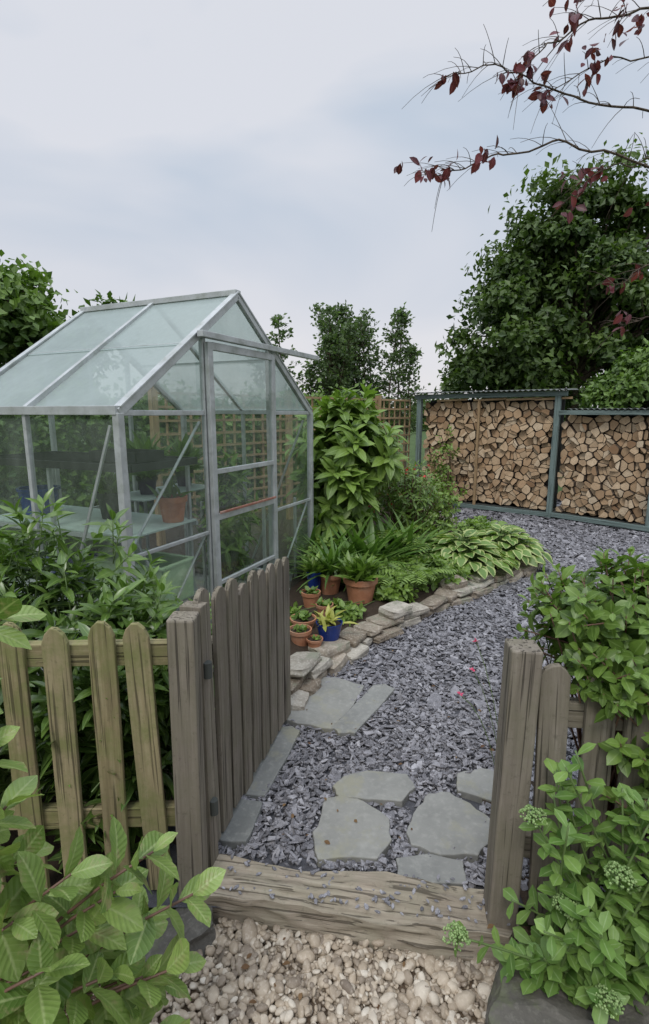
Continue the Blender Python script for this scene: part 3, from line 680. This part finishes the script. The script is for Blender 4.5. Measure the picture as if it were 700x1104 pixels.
shrub('spindle_shrub',[(1.0,1.5),(.9,1.5),(1.3,1.5)],[((.98,1.46,.90),(.42,.28,.19),330),((1.5,1.55,.85),(.5,.4,.3),130),((.80,1.28,.80),(.2,.08,.10),50),((.95,1.22,.55),(.25,.07,.2),26)],LT_oval,.052,M_lmid,M_twigr,9,.10,.35,35,80,seed=2)
shrub('loquat_shrub',[(.2,5.0)],[((.22,5.0,1.2),(.52,.45,.55),110),((.1,4.8,.75),(.38,.35,.45),55)],LT_shrub,.19,M_lbright,M_twigg,10,.12,.8,25,85,.1,seed=3)
shrub('fuchsia_shrub',[(.85,5.3)],[((.85,5.3,.65),(.42,.4,.38),190)],LT_lan,.075,M_lmid,M_twigr,7,.12,.5,flower=M_red,fl_n=26,seed=4)
shrub('pieris_shrub',[(.45,5.9)],[((.5,6.2,.9),(.5,.4,.5),150)],LT_lan,.1,M_lmid,M_twig,8,.12,.5,flower=M_red,fl_n=14,seed=5)
shrub('garden_shrub',[(1.2,6.3)],[((1.2,6.2,.45),(.5,.45,.38),180)],LT_oval,.06,M_lbright,M_twig,7,.1,.5,flower=M_red,fl_n=6,seed=6)
shrub('climbing_rose',[(1.95,7.95)],[((1.85,8.0,.75),(.3,.2,.55),60)],LT_oval,.06,M_lbright,M_twig,6,.12,.5,seed=7)
shrub('low_groundcover',[(.6,4.0)],[((.50,3.82,.16),(.2,.18,.12),90),((.85,4.2,.18),(.32,.25,.15),130),((.38,4.2,.2),(.3,.25,.18),100),((1.3,5.2,.22),(.5,.3,.25),110),((1.1,4.35,.16),(.2,.14,.1),60),((.12,3.45,.13),(.14,.14,.09),50),((.0,4.25,.25),(.2,.3,.2),70),((1.75,5.6,.2),(.25,.5,.2),90),((-.2,3.4,.1),(.06,.2,.08),24)],LT_oval,.06,M_lbright,M_twigg,7,.05,.6,ntw=.1,seed=8)
shrub('tomato_plant',[tuple(G(1.5,.5,0))],[(tuple(G(1.55,.5,.65)),(.25,.25,.6),90)],LT_lan,.12,M_lmid,M_twigg,6,.14,.5,seed=9)
def fern(x,y,z,n,L,mat):
    e=empty('fern'); b=B(); bs=B()
    for i in range(n):
        a=i*2.4+random.uniform(-.2,.2); sp_=random.uniform(.5,1); L_=L*random.uniform(.75,1.1)
        p=bez((x,y,z),(x+L_*.35*math.cos(a)*sp_,y+L_*.35*math.sin(a)*sp_,z+L_*.75),(x+L_*.95*math.cos(a)*sp_,y+L_*.95*math.sin(a)*sp_,z+L_*.5),14)
        tube(bs,p,np.linspace(.0025,.001,14),3)
        for j in range(2,14):
            d=nrm(p[j]-p[j-1]); sd_=nrm(np.cross(d,[0,0,1])); w=L_*.22*math.sin(math.pi*(1-(j-1)/13.5)**.8)+.01
            for sg in (-1,1): inst(b,LT_lan,p[j][None],frames((sd_*sg+d*.35)[None],np.cross(sd_,d)[None]+rng.normal(0,.1,(1,3))),np.array([w]),np.array([random.uniform(.3,.9)]))
    b.build('leaves',[mat],e,smooth=True); bs.build('stalks',[M_twigg],e)
for q in ((.72,3.98,.1,16,.32),(.05,4.6,.1,20,.5),(1.0,4.75,.1,18,.4),(.45,3.98,.1,14,.3),(.6,5.0,.1,18,.5),(1.75,5.3,.1,18,.4)): fern(*q,M_lbright)
e=empty('agapanthus_clump'); b=B()
for (x,y) in ((.3,4.25),(.42,4.35),(.18,4.35),(.55,4.6),(.75,4.65),(-.02,4.35)): rosette(b,(x,y,.1),44,.52,LT_strap,25,88,.55,.04)
b.build('leaves',[M_lstrap],e,smooth=True)
def hosta(x,y,n,s):
    e=empty('hosta_plant'); b=B(); bs=B()
    for i in range(n):
        a=i*2.4; f=(i/n)**.6; r=.40*s*f; z=.12+.28*s*(1-f*.72)+random.uniform(-.03,.03)
        p=np.array([x+r*math.cos(a),y+r*math.sin(a),z]); tube(bs,bez((x,y,.05),(x+r*.4*math.cos(a),y+r*.4*math.sin(a),z),p,4),.004,4)
        el=math.radians(30-48*f+random.uniform(-14,14)); l=np.array([[math.cos(a)*math.cos(el),math.sin(a)*math.cos(el),math.sin(el)]])
        nn=np.array([[-math.cos(a)*math.sin(el),-math.sin(a)*math.sin(el),math.cos(el)]])+rng.normal(0,.25,(1,3))
        inst(b,LT_hosta,p[None],frames(l,nn),np.array([.135*s*random.uniform(.8,1.15)]),np.array([random.random()]))
    b.build('leaves',[M_lhosta],e,smooth=True); bs.build('stalks',[M_twigg],e)
hosta(1.28,4.66,150,1.0); hosta(1.74,4.95,130,.95)
# foreground large-leaved shrub
e=empty('magnolia_shrub'); bl=B(); bt=B(); base=np.array([-.95,.72,-.08])
tips=[(-.53,.80,1.17),(-.60,.80,1.04),(-.585,.80,.93),(-.56,.80,.82),(-.40,.84,.60),(-.33,.86,.67),(-.27,.90,.53),(-.55,.8,.47),(-.36,.84,.40),(-.60,.78,.72),(-.58,.86,.66),(-.68,.85,1.1),(-.72,.9,.9),(-.48,.9,.42),(-.60,.84,.56),(-.72,.85,.75),(-.46,.93,.28),(-.62,.9,.3),(-.33,.84,.25),(-.66,.80,.85),(-.47,.82,.66),(-.45,.84,.53),(-.40,.80,.46),(-.55,.86,.38),(-.68,.86,.62),(-.70,.8,.97),(-.40,.95,.42),(-.50,.90,.50),(-.52,.78,.32),(-.44,.78,.20),(-.38,.76,.33),(-.48,.74,.55),(-.56,.78,.60),(-.42,.88,.34),(-.50,.8,.24),(-.34,.88,.33),(-.30,.84,.42)]
for tpt in tips:
    tpt=np.array(tpt); d=nrm(np.array([tpt[0]+.95,(tpt[1]-.7)*.6,.30])+rng.normal(0,.16,3))
    tube(bt,bez(base,base*.4+tpt*.6+np.array([-.12,0,.10]),tpt,9),np.linspace(.006,.0025,9),7)
    kk=random.choice([7,8,9]); ref=nrm(np.cross(d,[.3,.2,1]));ref2=np.cross(d,ref); ph=random.uniform(0,6)
    for j in range(kk):
        f=j/(kk-1); az=ph+j*2.4; an=math.radians(20+62*f+random.uniform(-10,10)); pr_=ref*math.cos(az)+ref2*math.sin(az)
        l=d*math.cos(an)+pr_*math.sin(an); l[2]-=.1; nn=d-l*np.dot(d,l)+rng.normal(0,.25,3)+np.array([0,0,.3])
        loc=tpt-d*.10*f; L=random.uniform(.070,.105)*(.6+.4*min(1,f*2+.3))
        inst(bl,LT_big,loc[None],frames(l[None],nn[None]),np.array([L]),np.array([np.clip(.8-.4*f+random.gauss(0,.2),0,1)]))
bl.build('leaves',[M_lbig],e,smooth=True); bt.build('stems',[M_twigr],e,smooth=True)
# sedum
e=empty('sedum_plant'); bl=B();bt=B();bf=B(); ball=bm_template('ico',1,.1,1,2)
heads=[(.53,1.15,.49),(.33,1.08,.21),(.655,.97,.16),(.75,1.1,.35),(.60,1.08,.30),(.86,1.12,.48),(.70,1.05,.42)]
st_t=[(h,True) for h in heads]+[((random.uniform(.44,1.05),random.uniform(.98,1.2),random.uniform(.08,.42)),False) for _ in range(36)]+[((random.uniform(.58,1.1),random.uniform(1.05,1.22),random.uniform(.4,.68)),False) for _ in range(18)]
for (h,fl_) in st_t:
    h=np.array(h); bs=np.array([.76+random.uniform(-.18,.2),1.12+random.uniform(-.08,.06),-.05]); pts=bez(bs,(bs+h)/2+np.array([0,0,.06])+(h-bs)*np.array([.1,.1,0]),h,9)
    tube(bt,pts,np.linspace(.004,.0025,9),6)
    nj=int(13+h[2]*12)
    for j in range(nj):
        f=.2+.78*j/(nj-1); i=f*8; i0=min(int(i),7); p=pts[i0]+(pts[i0+1]-pts[i0])*(i-i0); d=nrm(pts[i0+1]-pts[i0]); ref=nrm(np.cross(d,[.3,.5,1]));r2=np.cross(d,ref)
        az=j*2.4; pr_=ref*math.cos(az)+r2*math.sin(az); l=d*.5+pr_; l[2]-=.05; nn=d+np.array([0,0,.4])+rng.normal(0,.15,3)
        inst(bl,LT_obo,p[None],frames(l[None],nn[None]),np.array([random.uniform(.040,.066)]),np.array([np.clip(random.gauss(.5,.25),0,1)]))
    if fl_:
        n=170; a=rng.uniform(0,6.28,n); r=np.sqrt(rng.uniform(0,1,n))*.034; sub=.004*np.sin(a*5); loc=np.stack([h[0]+r*np.cos(a),h[1]+r*np.sin(a),h[2]+.022-.6*r*r/.034+sub+rng.uniform(-.004,.002,n)],-1)
        inst(bf,ball,loc,rotz(a),.0030*rng.uniform(.7,1.3,n),rng.uniform(0,1,n))
        for q in range(14): w=loc[q*12]; tube(bt,[h-np.array([0,0,.012]),w],[.0018,.001],4)
bl.build('leaves',[M_lsed],e,smooth=True);bt.build('stems',[M_twigg],e,smooth=True);bf.build('flower_heads',[M_bud],e,smooth=True)
e=empty('rose_campion'); b=B(); bt=B()
for (p,q) in (((.47,1.52,.70),(.60,1.5,.1)),((.44,1.55,.60),(.6,1.52,.1)),((.50,1.6,.76),(.6,1.5,.1))):
    tube(bt,bez(q,((p[0]+q[0])/2+.03,1.5,.55),p,7),np.linspace(.002,.001,7),4); rosette(b,p,6,.013,LT_oval,0,60,.5,.002)
b.build('flowers',[M_pink],e); bt.build('stems',[M_twigg],e)
# scattered fallen leaves
b=B(); n=70; y=rng.uniform(1.0,3.2,n); x=rng.uniform(-.3,.9,n); z=np.where(y<1.30-.15*x,-.05,np.where(y<1.46-.15*x,.04,.022))
inst(b,LT_oval,np.stack([x,y,z],-1),frames(np.stack([rng.normal(0,1,n),rng.normal(0,1,n),rng.normal(0,.12,n)],-1),rng.normal(0,.25,(n,3))+np.array([0,0,1])),rng.uniform(.008,.026,n),rng.uniform(0,1,n)); b.build('fallen_leaves',[M_dead],smooth=True)

# ---------------------------------------------------------------- trees
def tree(name,base,trunk_h,r0,clumps_spec,nleaf,lsize,mat,cr=.5,flat=.7,T=leaf_far,seed=0,twm=None):
    e=empty(name); bl=B();bt=B(); base=np.array(base,float); top=base+np.array([random.uniform(-.2,.2),0,trunk_h])
    tube(bt,[base,base*.6+top*.4+np.array([.05,0,0]),top],[r0,r0*.8,r0*.6],10)
    for (c,rad,n) in clumps_spec:
        c=np.array(c,float);rad=np.array(rad,float); u=nrm(rng.normal(0,1,(n,3))); r=rng.uniform(.1,1.05,n)**.4
        bp=np.array([1+.55*mnoise.noise(Vector(tuple(q*2.1))+Vector((seed*5.3,1,0))) for q in u])
        cc=c+u*rad*(r*bp)[:,None]
        for i in range(n):
            if random.random()<.5:
                tube(bt,bez(top-np.array([0,0,random.uniform(0,trunk_h*.3)]),(top+cc[i])/2+np.array([0,0,.1*trunk_h]),cc[i],5),np.linspace(r0*.35,r0*.05,5),4)
        nl=(nleaf*rng.uniform(.4,1.5,n)).astype(int); ci=np.repeat(np.arange(n),nl); N_=len(ci)
        v=rng.normal(0,.5,(N_,3)); sz=rng.uniform(.45,1.35,n)*cr
        loc=cc[ci]+v*sz[ci][:,None]*np.array([1,1,flat]); loc[:,2]-=.25*cr*(v[:,0]**2+v[:,1]**2)
        n_=nrm(v+np.array([0,0,.9])+rng.normal(0,.45,(N_,3))+.5*nrm(cc[ci]-c)); l=rng.normal(0,1,(N_,3))+np.array([0,0,-.35])
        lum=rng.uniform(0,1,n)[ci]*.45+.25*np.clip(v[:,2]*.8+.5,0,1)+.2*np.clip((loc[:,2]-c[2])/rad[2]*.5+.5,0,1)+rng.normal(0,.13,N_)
        inst(bl,T,loc,frames(l,n_),lsize*rng.uniform(.6,1.3,N_),np.clip(lum,0,1))
    bl.build('foliage',[mat],e); bt.build('branches',[twm or M_bark],e,smooth=True); return e
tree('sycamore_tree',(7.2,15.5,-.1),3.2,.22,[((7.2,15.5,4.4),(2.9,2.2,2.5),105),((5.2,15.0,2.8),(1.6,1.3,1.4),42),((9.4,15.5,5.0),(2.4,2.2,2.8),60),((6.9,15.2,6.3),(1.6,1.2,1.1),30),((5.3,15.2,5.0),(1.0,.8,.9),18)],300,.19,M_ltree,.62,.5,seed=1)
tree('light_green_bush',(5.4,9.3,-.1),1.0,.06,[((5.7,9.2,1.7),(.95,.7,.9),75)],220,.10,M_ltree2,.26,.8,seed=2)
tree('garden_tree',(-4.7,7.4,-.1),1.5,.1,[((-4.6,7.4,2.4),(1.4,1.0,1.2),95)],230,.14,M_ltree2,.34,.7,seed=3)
def wispy(name,cx,cy,n,spread,h0,h1,mat):
    e=empty(name); bl=B();bt=B()
    for i in range(n):
        x=cx+random.uniform(-.5,.5)*spread; top=np.array([cx+(x-cx)*1.5+random.uniform(-.3,.3),cy+random.uniform(-.4,.4),random.uniform(h0,h1)])
        pts=bez((x,cy,-.1),(x,cy,top[2]*.6),top,9); tube(bt,pts,np.linspace(.03,.006,9),5)
        m=130; f=rng.uniform(.3,1,m); idx=f*8; i0=np.minimum(idx.astype(int),7); p=pts[i0]+(pts[i0+1]-pts[i0])*(idx-i0)[:,None]
        rad=.62*(1-f)**.5+.06; a=rng.uniform(0,6.28,m)
        for q in range(m):
            tp=p[q]+np.array([math.cos(a[q])*rad[q],math.sin(a[q])*rad[q],rad[q]*.55])*rng.uniform(.4,1)
            tube(bt,[p[q],tp],[.005,.002],3)
            kl=6; ff=rng.uniform(.3,1.05,(kl,1)); loc=p[q]+(tp-p[q])*ff+rng.normal(0,.03,(kl,3)); inst(bl,leaf_far,loc,frames(rng.normal(0,.7,(kl,3))+(tp-p[q])*2,rng.normal(0,.6,(kl,3))+np.array([0,0,.6])),.10*rng.uniform(.6,1.2,kl),np.clip(rng.uniform(0,.6)+rng.uniform(0,.4,kl),0,1))
    bl.build('foliage',[mat],e); bt.build('branches',[M_bark],e)
wispy('willow_sapling',-.55,11.5,8,1.6,2.5,3.4,M_ltree3); wispy('willow_sapling',1.3,12.0,12,2.0,2.7,3.9,M_ltree3)
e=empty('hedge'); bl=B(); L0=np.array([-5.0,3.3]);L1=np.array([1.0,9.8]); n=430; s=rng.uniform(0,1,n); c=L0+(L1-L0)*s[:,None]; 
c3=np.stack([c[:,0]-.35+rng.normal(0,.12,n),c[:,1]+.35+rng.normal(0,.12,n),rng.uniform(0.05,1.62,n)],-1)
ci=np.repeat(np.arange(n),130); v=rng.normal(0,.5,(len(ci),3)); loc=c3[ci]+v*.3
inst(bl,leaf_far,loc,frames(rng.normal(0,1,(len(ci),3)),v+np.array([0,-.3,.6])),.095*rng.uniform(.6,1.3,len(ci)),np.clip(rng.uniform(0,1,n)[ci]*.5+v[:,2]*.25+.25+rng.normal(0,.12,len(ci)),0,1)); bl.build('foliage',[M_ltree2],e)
e=empty('distant_tree_line'); bl=B(); n=260; a=rng.uniform(-1.5,1.5,n); c3=np.stack([50*np.sin(a),50*np.cos(a),rng.uniform(0,2.3,n)],-1); ci=np.repeat(np.arange(n),90); v=rng.normal(0,1,(len(ci),3)); loc=c3[ci]+v*np.array([1.5,1.5,.5])
inst(bl,leaf_far,loc,frames(rng.normal(0,1,(len(ci),3)),v+np.array([0,0,1])),.7*rng.uniform(.6,1.3,len(ci)),np.clip(rng.uniform(0,1,n)[ci]*.5+.2,0,1)); bl.build('foliage',[M_ltree],e)
# purple plum tree overhanging
e=empty('purple_plum_tree'); bl=B();bt=B(); LTp=leafT(4,.30,.5,.25,.2)
tube(bt,[(2.7,2.5,-.1),(2.65,2.45,1.2),(2.55,2.35,2.3),(2.3,2.3,3.3)],[.09,.075,.06,.035],10)
br=[([(2.55,2.4,2.1),(2.0,2.3,2.25),(1.19,2.1,2.38),(.84,2.1,2.46),(.64,2.1,2.42),(.49,2.1,2.37),(.38,2.12,2.365)],.006,.55),
([(2.5,2.35,2.4),(1.9,2.25,2.52),(1.165,2.1,2.56),(.9,2.1,2.60),(.69,2.1,2.67),(.56,2.1,2.71),(.43,2.1,2.67)],.0055,.12),
([(2.4,2.3,2.9),(1.8,2.2,2.95),(1.13,2.1,2.88),(.935,2.1,2.84),(.78,2.1,2.78),(.68,2.1,2.66)],.006,.8),
([(2.5,2.35,2.2),(1.8,2.3,2.15),(1.23,2.1,2.06),(1.1,2.1,1.98)],.004,.25),
([(2.5,2.4,2.3),(1.7,2.3,2.42),(1.2,2.15,2.43),(1.02,2.1,2.38),(.93,2.1,2.30)],.0045,.5),
([(2.4,2.3,3.1),(1.7,2.2,3.1),(1.1,2.1,3.0),(.85,2.05,2.90)],.0055,1.1),
([(2.5,2.35,2.0),(1.9,2.3,1.95),(1.35,2.2,1.90),(1.17,2.15,1.84)],.003,.35),([(2.5,2.3,2.6),(1.8,2.2,2.7),(1.25,2.1,2.72),(1.0,2.1,2.73),(.80,2.1,2.62)],.005,.6)]
def leaf_at(p,n=5,s=.042):
    l=rng.normal(0,.8,(n,3))+np.array([-.3,0,-.6]); nn=rng.normal(0,.6,(n,3))+np.array([0,-.5,.5])
    inst(bl,LTp,p+rng.normal(0,.014,(n,3)),frames(l,nn),s*rng.uniform(.6,1.25,n),rng.uniform(0,1,n))
for (P,r0,dens) in br:
    P=np.array(P); 
    tt=np.linspace(0,len(P)-1,len(P)*6); Q=np.stack([np.interp(tt,np.arange(len(P)),P[:,i]) for i in range(3)],-1)
    Q[1:-1]+=rng.normal(0,.011,(len(Q)-2,3)); Q[1:-1]=(Q[:-2]+Q[1:-1]*2+Q[2:])/4
    tube(bt,Q,np.linspace(r0,.0014,len(Q)),6)
    for i in range(7,len(Q)):
        for rep in range(2):
            if random.random()<.25: continue
            d=nrm(Q[i]-Q[i-1]); ln=random.uniform(.03,.2); q=Q[i]+d*ln*.7+np.array([random.uniform(-.05,.05),random.uniform(-.14,.14),random.uniform(-.7,.6)*ln])
            tube(bt,bez(Q[i],(Q[i]+q)/2+np.array([random.uniform(-.01,.01),0,.025]),q,5),[.0015,.0013,.001,.0009,.0007],4)
            if random.random()<dens*.4:
                for f in (.5,1): leaf_at(Q[i]+(q-Q[i])*f,random.choice([2,3,4]))
    leaf_at(Q[-1],5)
bl.build('leaves',[M_lplum],e,smooth=True); bt.build('branches',[M_bark],e,smooth=True)
print('done')
